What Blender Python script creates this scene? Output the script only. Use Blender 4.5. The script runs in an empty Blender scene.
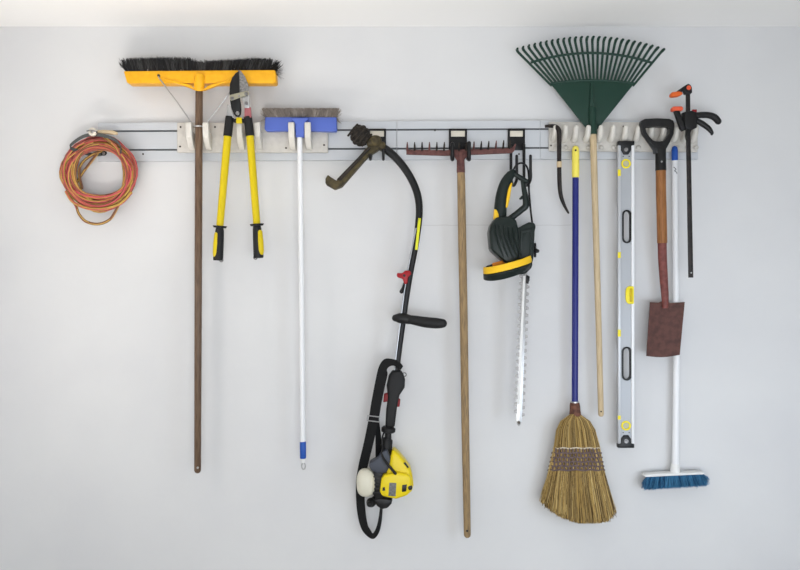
import bpy, bmesh, math, random
from mathutils import Vector, Matrix
random.seed(11)
C = bpy.context.scene.collection
scn = bpy.context.scene

# ------------------------------------------------------------------ camera, sky, lights, exposure
D, CZ, U = 3.2, 1.40, 1 / 260.0          # camera distance from the tool wall, its height, metres per picture unit on the wall
cam_d = bpy.data.cameras.new('camera'); cam = bpy.data.objects.new('camera', cam_d); C.objects.link(cam)
cam.location = (0, -D, CZ); cam.rotation_euler = (math.pi / 2, 0, 0)
cam_d.sensor_width = 36; cam_d.lens = 36 * D / (800 * U); cam_d.clip_start = .05
scn.camera = cam
scn.view_settings.view_transform = 'Standard'; scn.view_settings.look = 'None'
scn.view_settings.gamma = 1; scn.view_settings.use_curve_mapping = False
scn.view_settings.exposure = 0.0
wd = bpy.data.worlds.new('sky'); scn.world = wd; wd.use_nodes = True
bg = wd.node_tree.nodes['Background']; bg.inputs[0].default_value = (.87, .91, 1.0, 1); bg.inputs[1].default_value = 0.62


def area(name, loc, target, sx, sy, power, col):
    l = bpy.data.lights.new(name, 'AREA'); l.shape = 'RECTANGLE'; l.size = sx; l.size_y = sy
    l.energy = power; l.color = col
    o = bpy.data.objects.new(name, l); C.objects.link(o); o.location = loc
    o.rotation_euler = (Vector(target) - Vector(loc)).to_track_quat('-Z', 'Y').to_euler()
    return o


area('door_daylight', (.3, -4.2, .60), (.3, 0, .9), 2.4, 1.1, 56, (.895, .945, 1.0))       # the open garage door behind the camera
area('side_window', (1.52, -1.5, .85), (.6, 0, 1.0), .8, .8, 11, (.72, .84, 1.0))            # window in the right wall, ahead of the camera
wk = area('left_uplight', (-1.0, -.95, 1.12), (-.98, -.86, 2.2), .24, .24, 4.3, (1.0, .93, .86)); wk.data.spread = math.radians(130)    # unseen warm source at the left, upward beam added to brighten the ceiling
bu = area('ceiling_fill', (-.2, -1.0, .62), (-.2, -.75, 2.2), 1.3, .2, 2.3, (1.0, .94, .87)); bu.data.spread = math.radians(105)   # unseen fill added below the frame to lift the ceiling brightness
wl = bpy.data.lights.new('lamp_bulb', 'POINT'); wl.energy = 4.2; wl.color = (1.0, .93, .86); wl.shadow_soft_size = .12
wlo = bpy.data.objects.new('lamp_bulb', wl); C.objects.link(wlo); wlo.location = (-1.22, -.68, 1.30)   # point fill for the unseen warm lamp at the left
sl = bpy.data.lights.new('sun', 'SUN'); sl.energy = 5.0; sl.angle = math.radians(1.5); sl.color = (1.0, .93, .82)
slo = bpy.data.objects.new('sun', sl); C.objects.link(slo)
slo.rotation_euler = Vector((-.30, .8, -.56)).to_track_quat('-Z', 'Y').to_euler()           # low sun through the open door on to floor and left wall


# ------------------------------------------------------------------ helpers
def V(px, py, d=0.0):                    # picture units on a plane d metres in front of the wall -> world point
    k = (D - d) / D
    return Vector(((px - 400) * U * k, -d, CZ + (285 - py) * U * k))


def lin(c):
    return tuple((v / 12.92 if v <= .04045 else ((v + .055) / 1.055) ** 2.4) for v in (x / 255 for x in c)) + (1,)


MATS = {}


def mat(name, col, rough=.5, metal=0.0, col2=None, scale=30, stretch=(1, 1, 1), bump=0.0, bscale=None, lo=.4, hi=.65, spec=.3):
    if name in MATS: return MATS[name]
    m = bpy.data.materials.new(name); m.use_nodes = True; MATS[name] = m
    nt = m.node_tree; b = nt.nodes['Principled BSDF']
    b.inputs['Base Color'].default_value = lin(col); b.inputs['Roughness'].default_value = rough
    b.inputs['Metallic'].default_value = metal
    if 'Specular IOR Level' in b.inputs: b.inputs['Specular IOR Level'].default_value = spec
    tc = nt.nodes.new('ShaderNodeTexCoord'); mp = nt.nodes.new('ShaderNodeMapping')
    nt.links.new(tc.outputs['Object'], mp.inputs[0]); mp.inputs['Scale'].default_value = stretch
    if col2:
        n = nt.nodes.new('ShaderNodeTexNoise'); n.inputs['Scale'].default_value = scale; n.inputs['Detail'].default_value = 5
        r = nt.nodes.new('ShaderNodeValToRGB'); r.color_ramp.elements[0].position = lo; r.color_ramp.elements[1].position = hi
        r.color_ramp.elements[0].color = lin(col); r.color_ramp.elements[1].color = lin(col2)
        nt.links.new(mp.outputs[0], n.inputs['Vector']); nt.links.new(n.outputs[0], r.inputs[0])
        nt.links.new(r.outputs[0], b.inputs['Base Color'])
    if bump:
        n2 = nt.nodes.new('ShaderNodeTexNoise'); n2.inputs['Scale'].default_value = bscale or scale; n2.inputs['Detail'].default_value = 4
        bp = nt.nodes.new('ShaderNodeBump'); bp.inputs['Strength'].default_value = bump; bp.inputs['Distance'].default_value = .002
        nt.links.new(mp.outputs[0], n2.inputs['Vector']); nt.links.new(n2.outputs[0], bp.inputs['Height'])
        nt.links.new(bp.outputs[0], b.inputs['Normal'])
    return m


def smooth_path(pts, k=6):
    pts = [Vector(p) for p in pts]; out = []
    for i in range(len(pts) - 1):
        p0 = pts[max(i - 1, 0)]; p1 = pts[i]; p2 = pts[i + 1]; p3 = pts[min(i + 2, len(pts) - 1)]
        for j in range(k):
            t = j / k
            out.append(.5 * ((2 * p1) + (p2 - p0) * t + (2 * p0 - 5 * p1 + 4 * p2 - p3) * t * t + (3 * p1 - p0 - 3 * p2 + p3) * t ** 3))
    out.append(pts[-1]); return out


def lerp_list(vals, n):                  # resample a short list to n values
    if not isinstance(vals, (list, tuple)): return [vals] * n
    out = []
    for i in range(n):
        t = i / max(n - 1, 1) * (len(vals) - 1); a = min(int(t), len(vals) - 2) if len(vals) > 1 else 0
        out.append(vals[a] + (vals[min(a + 1, len(vals) - 1)] - vals[a]) * (t - a))
    return out


class MB:
    def __init__(s): s.v = []; s.f = []; s.m = []

    def add(s, vs, fs, mi=0):
        o = len(s.v); s.v += [Vector(v) for v in vs]
        for k, f in enumerate(fs):
            s.f.append([o + i for i in f]); s.m.append(mi[k] if isinstance(mi, list) else mi)
        return s

    def tube(s, pts, r, n=12, flat=1.0, closed=False, cap=True, mi=0, stripes=None, round_end=False):
        pts = [Vector(p) for p in pts]
        rr = lerp_list(r, len(pts))
        if round_end and not closed:
            t0 = (pts[0] - pts[1]).normalized(); t1 = (pts[-1] - pts[-2]).normalized()
            pre = [(pts[0] + t0 * rr[0] * math.sin(a), rr[0] * math.cos(a)) for a in (1.45, 1.0, .5)]
            post = [(pts[-1] + t1 * rr[-1] * math.sin(a), rr[-1] * math.cos(a)) for a in (.5, 1.0, 1.45)]
            pts = [p for p, _ in pre] + pts + [p for p, _ in post]
            rr = [q for _, q in pre] + rr + [q for _, q in post]
        N = len(pts); vs = []; T0 = None; nrm = None
        for i in range(N):
            a = pts[i - 1] if (i > 0 or closed) else pts[i]; b = pts[(i + 1) % N] if (i < N - 1 or closed) else pts[i]
            T = (b - a).normalized()
            if nrm is None:
                nrm = T.cross(Vector((0, 1, 0)))
                if nrm.length < 1e-3: nrm = T.cross(Vector((1, 0, 0)))
                nrm.normalize()
            else:
                nrm = (nrm - T * nrm.dot(T)); nrm.normalize()
            B = nrm.cross(T)
            for j in range(n):
                an = 2 * math.pi * j / n
                vs.append(pts[i] + (nrm * math.cos(an) + B * math.sin(an) * flat) * rr[i])
        fs = []; ms = []
        for i in range(N if closed else N - 1):
            for j in range(n):
                i2 = (i + 1) % N
                fs.append((i * n + j, i * n + (j + 1) % n, i2 * n + (j + 1) % n, i2 * n + j))
                ms.append(stripes[(j + i // 13) % len(stripes)] if stripes else mi)
        if cap and not closed:
            fs.append(tuple(range(n))); fs.append(tuple(range((N - 1) * n, N * n))); ms += [mi, mi]
        return s.add(vs, fs, ms)

    def prism(s, poly, d0, d1, at=None, mi=0):          # outline in picture units at depth `at`, extruded from d0 to d1
        at = max(d0, d1) if at is None else at
        P = [V(x, y, at) for x, y in poly]; n = len(P)
        vs = [Vector((p.x, -d0, p.z)) for p in P] + [Vector((p.x, -d1, p.z)) for p in P]
        fs = [tuple(range(n)), tuple(range(n, 2 * n))] + [(i, (i + 1) % n, n + (i + 1) % n, n + i) for i in range(n)]
        return s.add(vs, fs, mi)

    def box(s, x0, y0, x1, y1, d0, d1, at=None, mi=0):
        return s.prism([(x0, y0), (x1, y0), (x1, y1), (x0, y1)], d0, d1, at, mi)

    def extr_x(s, prof, X0, X1, mi=0):                  # profile of (depth, world z) pairs run along X
        n = len(prof)
        vs = [Vector((X0, -a, z)) for a, z in prof] + [Vector((X1, -a, z)) for a, z in prof]
        fs = [tuple(range(n)), tuple(range(n, 2 * n))] + [(i, (i + 1) % n, n + (i + 1) % n, n + i) for i in range(n)]
        return s.add(vs, fs, mi)

    def ring_prism(s, outer, inner, d0, d1, at=None, mi=0):   # two outlines with the same number of points
        at = max(d0, d1) if at is None else at; n = len(outer)
        O = [V(x, y, at) for x, y in outer]; I = [V(x, y, at) for x, y in inner]
        vs = []
        for L in (O, I):
            for d in (d0, d1): vs += [Vector((p.x, -d, p.z)) for p in L]
        fs = []
        for i in range(n):
            j = (i + 1) % n
            fs += [(i, j, n + j, n + i), (2 * n + i, 2 * n + j, 3 * n + j, 3 * n + i),
                   (n + i, n + j, 3 * n + j, 3 * n + i), (i, j, 2 * n + j, 2 * n + i)]
        return s.add(vs, fs, mi)

    def disc(s, px, py, d0, d1, r, n=16, mi=0):         # short cylinder facing the viewer, r in picture units
        return s.prism([(px + r * math.cos(2 * math.pi * i / n), py + r * math.sin(2 * math.pi * i / n)) for i in range(n)], d0, d1, None, mi)

    def ball(s, c, rx, ry, rz, mi=0, nu=16, nv=10, e=1.0):
        vs = []; fs = []
        pw = lambda q: math.copysign(abs(q) ** e, q)
        for i in range(nv + 1):
            a = math.pi * i / nv
            for j in range(nu):
                b = 2 * math.pi * j / nu
                vs.append(c + Vector((rx * pw(math.sin(a)) * pw(math.cos(b)), ry * pw(math.sin(a)) * pw(math.sin(b)), rz * pw(math.cos(a)))))
        for i in range(nv):
            for j in range(nu):
                fs.append((i * nu + j, i * nu + (j + 1) % nu, (i + 1) * nu + (j + 1) % nu, (i + 1) * nu + j))
        return s.add(vs, fs, mi)

    def build(s, name, mats, parent=None, bevel=0.0, seg=2, smooth=True, label=None, kind=None, angle=40, weld=True):
        org = root_loc(parent) if parent else Vector((0, 0, 0))
        me = bpy.data.meshes.new(name)
        me.from_pydata([v - org for v in s.v], [], s.f)
        mats = mats if isinstance(mats, (list, tuple)) else [mats]
        for m in mats: me.materials.append(m)
        me.polygons.foreach_set('material_index', s.m)
        bm = bmesh.new(); bm.from_mesh(me)
        if weld: bmesh.ops.remove_doubles(bm, verts=bm.verts, dist=1e-6)
        bmesh.ops.recalc_face_normals(bm, faces=bm.faces); bm.to_mesh(me); bm.free()
        o = bpy.data.objects.new(name, me); C.objects.link(o)
        if parent: o.parent = parent
        if bevel:
            md = o.modifiers.new('bevel', 'BEVEL'); md.width = bevel; md.segments = seg; md.limit_method = 'ANGLE'; md.angle_limit = math.radians(35)
        if smooth:
            me.shade_smooth()
            if not bevel: me.set_sharp_from_angle(angle=math.radians(angle))
            else: o.modifiers['bevel'].harden_normals = False
        if label: o['label'] = label
        if kind: o['kind'] = kind
        return o


def root_loc(p):
    while p.parent: p = p.parent
    return Vector(p.location)


def thing(name, label, cat, px, py, d, group=None):
    o = bpy.data.objects.new(name, None); C.objects.link(o); o.location = V(px, py, d); o.empty_display_size = .05
    o['label'] = label; o['category'] = cat
    if group: o['group'] = group
    return o


def struct(name, o): o.name = name; o['kind'] = 'structure'; return o


def rod(pts, r, n=12, mi=0, **k): return MB().tube(pts, r, n, mi=mi, **k)


def px(r): return r * U                  # length in picture units -> metres


def ribbon(mb, L, R, th=.0018, mi=0):    # band between two edge paths, given a small thickness towards the viewer side
    n = len(L); vs = []
    for i in range(n):
        a = (L[min(i + 1, n - 1)] - L[max(i - 1, 0)]); w = R[i] - L[i]; nn = a.cross(w)
        nn = nn.normalized() if nn.length > 1e-9 else Vector((0, 1, 0))
        vs += [L[i] - nn * th / 2, R[i] - nn * th / 2, R[i] + nn * th / 2, L[i] + nn * th / 2]
    fs = []
    for i in range(n - 1):
        for j in range(4): fs.append((i * 4 + j, i * 4 + (j + 1) % 4, (i + 1) * 4 + (j + 1) % 4, (i + 1) * 4 + j))
    fs += [(0, 1, 2, 3), tuple(range(n * 4 - 4, n * 4))]
    return mb.add(vs, fs, mi)


# ------------------------------------------------------------------ materials
M_wall = mat('painted_plaster', (217, 217, 217), .62, col2=(212, 212, 213), scale=2.2, bump=.12, bscale=55)
M_ceil = mat('ceiling_paint', (244, 243, 241), .8)
M_floor = mat('concrete', (184, 180, 173), .8, col2=(172, 169, 163), scale=8)
M_rail = mat('anodised_aluminium', (198, 201, 205), .42, .25)
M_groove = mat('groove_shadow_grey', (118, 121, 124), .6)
M_peg = mat('pale_peg_plastic', (214, 210, 202), .45)
M_board = mat('warm_grey_plastic', (204, 200, 193), .5, col2=(196, 192, 185), scale=60, bump=.2)
M_screw = mat('dark_screw', (70, 64, 58), .4, .6)
M_blackp = mat('black_plastic', (20, 20, 21), .38)
M_blackm = mat('black_rubber', (24, 24, 25), .55, bump=.15, bscale=300)
M_cream = mat('cream_label', (226, 219, 203), .6)
M_steel = mat('steel', (176, 176, 176), .3, .85)
M_steelw = mat('worn_steel', (150, 148, 146), .4, .6, col2=(106, 104, 104), scale=120)
M_yellowb = mat('golden_yellow_plastic', (240, 176, 28), .42, col2=(232, 166, 22), scale=40)
M_yellow = mat('bright_yellow_plastic', (208, 184, 14), .34)
M_yelt = mat('trimmer_yellow', (228, 203, 22), .35)
M_brist = mat('black_bristle', (30, 30, 31), .6)
M_brist2 = mat('worn_bristle', (66, 66, 66), .7)
M_bristg = mat('grey_brown_bristle', (134, 124, 115), .75)
M_bristg2 = mat('pale_brown_bristle', (164, 154, 144), .75)
M_bristb = mat('blue_bristle', (72, 132, 172), .6)
M_bristb2 = mat('deep_blue_bristle', (36, 84, 124), .6)
M_brown = mat('brown_varnished_handle', (110, 88, 69), .36, col2=(86, 66, 51), scale=26, stretch=(6, 6, .6))
M_bluep = mat('blue_plastic', (84, 106, 188), .4)
M_bluet = mat('deep_blue_plastic', (38, 84, 170), .4)
M_white = mat('white_paint', (233, 234, 236), .32)
M_whitep = mat('white_plastic', (232, 232, 230), .4)
M_olive = mat('grass_stained_plastic', (84, 74, 48), .75, col2=(54, 48, 36), scale=45, bump=.5, bscale=120)
M_dolive = mat('dark_stained_plastic', (50, 44, 38), .8, col2=(34, 31, 29), scale=60, bump=.6, bscale=160)
M_red = mat('red_plastic', (152, 22, 30), .4)
M_tank = mat('milky_plastic', (216, 212, 194), .4)
M_gblue = mat('blue_grey_plastic', (66, 70, 80), .5)
M_webb = mat('black_webbing', (16, 16, 17), .8, bump=.3, bscale=500)
M_stick = mat('grey_sticker', (96, 96, 96), .5, col2=(122, 122, 120), scale=160)
M_rust = mat('rusty_red_iron', (106, 70, 66), .75, col2=(82, 54, 52), scale=60, bump=.4, bscale=200)
M_wood = mat('weathered_ash_wood', (160, 134, 96), .65, col2=(124, 104, 78), scale=30, stretch=(8, 8, .7), bump=.3, bscale=60)
M_woodl = mat('pale_wood', (204, 184, 150), .6, col2=(188, 166, 132), scale=30, stretch=(8, 8, .6))
M_woodo = mat('orange_varnished_wood', (156, 104, 58), .42, col2=(128, 82, 44), scale=30, stretch=(8, 8, .6))
M_green = mat('dark_green_plastic', (24, 56, 45), .45)
M_greenh = mat('black_green_plastic', (20, 31, 28), .36)
M_gyel = mat('warm_yellow_plastic', (244, 196, 40), .4)
M_orange = mat('orange_plastic', (218, 98, 36), .5)
M_coral = mat('coral_rubber', (222, 90, 58), .5)
M_alu = mat('level_aluminium', (190, 192, 195), .4, .3)
M_alud = mat('level_web_grey', (170, 173, 177), .45, .2)
M_ly = mat('level_yellow', (240, 222, 44), .4)
M_navy = mat('navy_handle', (36, 42, 116), .33)
M_ley = mat('lemon_cap', (240, 224, 96), .4)
M_str = [mat('straw_gold', (182, 151, 88), .7), mat('straw_tan', (148, 124, 78), .75), mat('straw_dark', (84, 64, 38), .8), mat('straw_pale', (212, 188, 128), .7)]
M_thread = mat('mauve_thread', (108, 92, 90), .8)
M_threadw = mat('pale_thread', (206, 194, 172), .8)
M_cuff = mat('brown_cuff', (110, 70, 54), .6, col2=(78, 48, 40), scale=70)
M_sprust = mat('maroon_rust', (96, 64, 58), .7, col2=(76, 52, 48), scale=45, bump=.4, bscale=160)
M_socket = mat('red_brown_painted_steel', (126, 70, 64), .5, col2=(104, 56, 52), scale=60)
M_crow = mat('dark_worn_iron', (46, 40, 38), .5, .3, col2=(30, 28, 28), scale=50)
M_cr = mat('cord_pink_red', (182, 78, 80), .55)
M_cy = mat('cord_yellow', (184, 148, 72), .55)
M_ct = mat('cord_brown', (118, 78, 54), .6)
M_strap = mat('grey_strap', (74, 76, 75), .7)
M_tan = mat('tan_plastic', (202, 180, 146), .55)
M_tank2 = mat('clear_white_plastic', (222, 214, 200), .35)
M_pink = mat('faded_red_paint', (158, 92, 96), .5)
M_lime = mat('lime_sticker', (214, 214, 40), .4)
M_pen = mat('pen_ink', (40, 42, 52), .6)

# ------------------------------------------------------------------ the garage
XL, XR, ZC, YB = (-6 - 400) * U, (808 - 400) * U, CZ + (285 - 26.5) * U, -5.6


def wbox(x0, x1, y0, y1, z0, z1):
    vs = [(x, y, z) for x in (x0, x1) for y in (y0, y1) for z in (z0, z1)]
    return MB().add(vs, [(0, 1, 3, 2), (4, 5, 7, 6), (0, 1, 5, 4), (2, 3, 7, 6), (0, 2, 6, 4), (1, 3, 7, 5)])


nt = M_wall.node_tree; bsdf = nt.nodes['Principled BSDF']; src = bsdf.inputs['Base Color'].links[0].from_socket


def mth(op, a, b=None):
    n = nt.nodes.new('ShaderNodeMath'); n.operation = op
    for i, q in enumerate((a, b)):
        if q is None: continue
        if isinstance(q, (int, float)): n.inputs[i].default_value = q
        else: nt.links.new(q, n.inputs[i])
    return n.outputs[0]


tcw = nt.nodes.new('ShaderNodeTexCoord'); sep = nt.nodes.new('ShaderNodeSeparateXYZ'); nt.links.new(tcw.outputs['Object'], sep.inputs[0])
nzw = nt.nodes.new('ShaderNodeTexNoise'); nzw.inputs['Scale'].default_value = 14; nt.links.new(tcw.outputs['Object'], nzw.inputs['Vector'])
dz = mth('ABSOLUTE', mth('SUBTRACT', sep.outputs['Z'], mth('ADD', 1.626, mth('MULTIPLY', nzw.outputs[0], .008))))
crack = mth('MULTIPLY', mth('MULTIPLY', mth('LESS_THAN', dz, .0016), mth('GREATER_THAN', sep.outputs['X'], .08)), mth('LESS_THAN', sep.outputs['X'], .66))
mxw = nt.nodes.new('ShaderNodeMixRGB'); nt.links.new(mth('MULTIPLY', crack, .5), mxw.inputs[0]); nt.links.new(src, mxw.inputs[1])
mxw.inputs[2].default_value = lin((186, 185, 184)); nt.links.new(mxw.outputs[0], bsdf.inputs['Base Color'])   # hairline crack in the plaster
struct('wall_back', wbox(XL - .1, XR + .1, 0, .1, 0, ZC).build('wall_back', M_wall, smooth=False))
struct('wall_left', wbox(XL - .1, XL, YB, 0, 0, ZC).build('wall_left', M_wall, smooth=False))
struct('wall_right', wbox(XR, XR + .1, YB, 0, 0, ZC).build('wall_right', M_wall, smooth=False))
struct('floor', wbox(XL - .1, XR + .1, YB, .1, -.1, 0).build('floor', M_floor, smooth=False))
struct('ceiling', wbox(XL - .1, XR + .1, YB, .1, ZC, ZC + .1).build('ceiling', M_ceil, smooth=False))

# ------------------------------------------------------------------ wall rail
rail = thing('wall_rail', 'long silver grooved metal rail screwed across the white wall', 'rail', 398, 160, 0)


def rail_section(x0, x1, label=None):
    ys = [(121.5, .02), (129.2, .02), (129.2, .011), (131, .011), (131, .02), (148, .02), (148, .011), (149.8, .011), (149.8, .02), (160, .02)]
    prof = [(0, 121.5)] + [(d, y) for y, d in ys] + [(0, 160)]
    m = MB(); n = len(prof); vs = []
    for xx in (x0, x1):
        dy = -.0052 * (xx - 345) if xx < 540 else -1.0
        for d, y in prof:
            p = V(xx, y + dy, .02); vs.append(Vector((p.x, -d, p.z)))
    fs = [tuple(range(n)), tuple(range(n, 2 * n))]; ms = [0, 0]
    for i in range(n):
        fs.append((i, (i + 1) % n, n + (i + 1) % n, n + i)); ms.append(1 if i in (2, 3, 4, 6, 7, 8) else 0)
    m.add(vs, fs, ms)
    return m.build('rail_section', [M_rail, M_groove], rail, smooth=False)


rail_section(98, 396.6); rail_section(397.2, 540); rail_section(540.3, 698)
for sx, sy in ((143, 154), (435, 130.2), (519, 154)):
    MB().disc(sx, sy, .019, .0225, .9, 10).build('screw', M_screw, rail)

# ------------------------------------------------------------------ white hook boards
b1 = thing('tool_holder', 'off-white plastic three-tool holder with big prongs at the left of the rail', 'hook rack', 252, 152, .02)
MB().prism([(177, 122.5), (328, 122.5), (328, 152.5), (177, 152.5)], .0202, .034).build('backplate', M_board, b1, bevel=.003)
for cx in (188.5, 205.5, 239.2, 257, 291.2, 307.6):
    zf = lambda y, d: V(400, y, d).z
    prof = [(.0335, zf(134.5, .034)), (.070, zf(132, .07)), (.082, zf(123, .085)), (.095, zf(122, .095)), (.099, zf(124, .1)), (.093, zf(137, .09)), (.060, zf(147, .06)), (.0335, zf(150.5, .034))]
    X = V(cx, 130, .095).x; w = px(2.9)
    MB().extr_x(prof, X - w, X + w).build('prong', M_peg, b1, bevel=.0025)
for sx, sy in ((180.5, 127), (180, 146.5), (215, 127), (324, 145), (252, 127), (286, 148)):
    MB().disc(sx, sy, .0335, .0355, 1.0, 10).build('screw', M_screw, b1)

b2 = thing('peg_rack', 'off-white plastic peg strip with thirteen short pegs at the right of the rail', 'hook rack', 623, 152, .02)
MB().prism([(549, 121.5), (698, 122.5), (698, 152), (549, 151)], .0202, .034).build('backplate', M_board, b2, bevel=.004)
PEGX = [555.6, 565.7, 576.2, 588.3, 601, 613.2, 625.9, 638.4, 652, 664, 677, 687.3, 696]
for i, pxx in enumerate(PEGX):
    X = V(pxx, 127, .075).x
    zz = lambda y, d: V(400, y, d).z
    pts = smooth_path([Vector((X, -.033, zz(140, .034))), Vector((X, -.050, zz(138.5, .05))), Vector((X, -.066, zz(134, .066))), Vector((X, -.076, zz(127.5, .076)))], 4)
    MB().tube(pts, [px(3.3), px(3.1), px(2.9), px(2.5)], 12, round_end=True).build('peg', M_peg, b2)
    Xr = V(pxx, 148, .034).x
    MB().ball(Vector((Xr, -.034, zz(147.5, .034))), px(2.6), .009, px(2.3)).build('boss', M_board, b2)
for sx, sy in ((551, 145.5), (623.5, 126.5)):
    MB().disc(sx, sy, .0335, .0355, .9, 10).build('screw', M_screw, b2)

# ------------------------------------------------------------------ black rail hooks


def holder(x0, x1, yb, label, prongs):
    h = thing('rail_hook', label, 'hook', (x0 + x1) / 2, yb, .02, 'black double hooks on the rail')
    y0 = 128.6
    m = MB().ring_prism([(x0, y0), (x1, y0), (x1, yb), (x0, yb)], [(x0 + 2, y0 + 2), (x1 - 2, y0 + 2), (x1 - 2, y0 + 8), (x0 + 2, y0 + 8)], .0202, .031)
    m.build('plate', M_blackp, h, bevel=.0008)
    MB().box(x0 + 1.6, y0 + 1.8, x1 - 1.6, y0 + 8.2, .021, .0275).build('label_card', M_cream, h, bevel=.0005)
    for pts, r in prongs:
        MB().tube(smooth_path([V(*p) for p in pts], 5), r, 10, round_end=True).build('prong', M_blackp, h)
    return h


def short_prong(xa, xb, yt): return ([(xa, 146, .030), (xa + .2, 151, .033), ((xa + xb) / 2, 157.5, .062), (xb, 159.5, .092), (xb, 156, .112), (xb, yt, .118)], px(1.35))


holder(368, 386, 150, 'black hook with cream card behind the trimmer head', [short_prong(371.5, 370.3, 150), short_prong(383.5, 383.3, 150)])
holder(449, 467, 150, 'black hook with cream card holding the rusty iron rake', [(short_prong(451.6, 452.4, 144)[0], px(1.9)), (short_prong(466.2, 469, 143)[0], px(1.9))])
long_prong = lambda xa, xb: ([(xa, 145, .030), (xa, 152, .033), (xa, 175, .034), (xa + .6, 182, .05), ((xa + xb) / 2, 185.5, .085), (xb, 179, .122), (xb, 168, .13), (xb, 156, .132)], px(1.45))
holder(508, 525, 150, 'black hook with long drooping prongs holding the hedge trimmer', [long_prong(511, 516.7), long_prong(524, 530.5)])

# ------------------------------------------------------------------ extension cord with its strap
cord = thing('extension_cord', 'coiled red and yellow extension cord hanging at the left end of the rail', 'cord', 98, 224, .06)
pts = []
NT = 34
rnd = random.Random(5)
pr = [(rnd.uniform(97, 101), rnd.uniform(171, 177), rnd.uniform(24.5, 39), rnd.uniform(22, 38), rnd.uniform(.026, .094)) for _ in range(NT + 2)]
for t in range(NT):
    for j in range(30):
        u = j / 30; u2 = u * u * (3 - 2 * u); a, b = pr[t], pr[t + 1]
        q = [a[k] + (b[k] - a[k]) * u2 for k in range(5)]
        an = -math.pi / 2 + 2 * math.pi * u
        top = max(0, -math.sin(an)) ** 2                    # turns bunch up where the strap gathers them
        rx, ry = q[2], q[3] * (1 - top) + top * (31 + (q[3] - 31) * .75)
        pts.append(V(q[0] + rx * math.cos(an), q[1] + ry * math.sin(an), q[4] * (1 - top) + top * (.03 + (q[4] - .03) * .75)))
MB().tube(pts, px(1.4), 8, stripes=[0, 0, 1, 1, 2, 1, 0, 2]).build('cord_coil', [M_cr, M_cy, M_ct], cord)
for lp, st in (([(70, 197, .07), (76, 206, .075), (79, 214, .08), (86, 221.5, .08), (98, 224, .08), (109, 220, .08), (115, 212, .08), (121, 201, .08), (128, 192, .075)], [2, 2, 1, 2, 2, 0, 2, 1]),
               ([(82, 188, .05), (79, 172, .05), (83, 162, .045), (92, 155, .04), (101, 151, .035)], [2, 2, 1, 2]),
               ([(76, 184, .05), (82, 174, .045), (90, 163, .04), (97, 154, .035)], [2, 1, 2, 2]),
               ([(66, 192, .08), (73, 202, .085), (88, 208.5, .09), (103, 209, .09), (120, 204, .09), (131, 193, .08)], [1, 1, 0, 1]),
               ([(101, 134, .09), (108, 140, .095), (116, 147, .09), (120, 155, .085)], [1, 2, 1, 0])):
    MB().tube(smooth_path([V(*p) for p in lp], 7), px(1.4), 8, stripes=st, round_end=True).build('loose_strand', [M_cr, M_cy, M_ct], cord)
strap = thing('hanging_strap', 'grey strap with white ring knob tied round the cord coil', 'strap', 93, 153, .03)
lp = smooth_path([V(*p) for p in ((104, 154, .022), (92, 154.5, .03), (80, 151.5, .07), (70, 147.5, .102), (74, 142, .110), (84, 136, .112), (95, 134.6, .112), (107, 136.5, .112), (117, 141.5, .110), (121, 148, .105), (120, 153, .09))], 7)
L = [p + Vector((0, .0, .0062)) for p in lp]; R = [p - Vector((0, -.004, .0062)) for p in lp]
ribbon(MB(), L, R, .002).build('strap_band', M_strap, strap)
k = MB().ring_prism([(92 + 4.2 * math.cos(i * math.pi / 10), 131.5 + 4.2 * math.sin(i * math.pi / 10)) for i in range(20)],
                    [(92 + 1.6 * math.cos(i * math.pi / 10), 131.5 + 1.6 * math.sin(i * math.pi / 10)) for i in range(20)], .108, .122)
k.build('ring_knob', M_tank2, strap, bevel=.002)
MB().tube(smooth_path([V(87, 131, .125), V(91, 130.4, .127), V(96, 131.5, .125), V(97, 133, .118)], 4), px(.7), 8, round_end=True).build('ring_pin', M_steelw, strap)
MB().prism([(97, 130), (104, 129.8), (112, 130.2), (117, 132), (116.5, 134.6), (110, 134), (104, 133.6), (97, 133.3)], .088, .104).build('tab', M_tan, strap, bevel=.003)
MB().disc(103.5, 153.2, .0, .026, 1.6, 12).build('screw', M_steel, strap)
MB().ring_prism([(103.5 + 3 * math.cos(i * math.pi / 8), 153.2 + 2.4 * math.sin(i * math.pi / 8)) for i in range(16)],
                [(103.5 + 1.4 * math.cos(i * math.pi / 8), 153.2 + 1.2 * math.sin(i * math.pi / 8)) for i in range(16)], .02, .024).build('washer', M_blackp, strap)


# ------------------------------------------------------------------ bristle helper
def bristles(mb, n, base, tip, r, seed, rows=1, bend=0.0, mats=1):
    """n tapering hairs; base(u, w) and tip(u, w) give points, u across the head 0..1, w through its depth 0..1"""
    rd = random.Random(seed)
    for i in range(n):
        u = rd.random(); w = rd.random()
        a = base(u, w); b = tip(u, w, rd); mid = (a + b) / 2 + Vector((rd.uniform(-bend, bend), rd.uniform(-bend, bend), 0))
        vs = []
        for p, q in ((a, r), (mid, r * .9), (b, r * .45)):
            for j in range(3):
                an = 2.1 * j; vs.append(p + Vector((q * math.cos(an), q * math.sin(an), 0)))
        fs = [(s * 3 + j, s * 3 + (j + 1) % 3, s * 3 + 3 + (j + 1) % 3, s * 3 + 3 + j) for s in (0, 1) for j in range(3)] + [(6, 7, 8)]
        mb.add(vs, fs, rd.randrange(mats))
    return mb


# ------------------------------------------------------------------ yellow push broom
pb = thing('push_broom', 'wide yellow push broom with black bristles and long brown handle', 'broom', 197.5, 472, .075)
MB().prism([(123.5, 71), (274.5, 69.8), (275.5, 71), (276, 81.6), (274.5, 83), (128.2, 83.2), (126.8, 82.4)], .045, .1).build('head_block', M_yellowb, pb, bevel=.004, seg=3)
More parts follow.
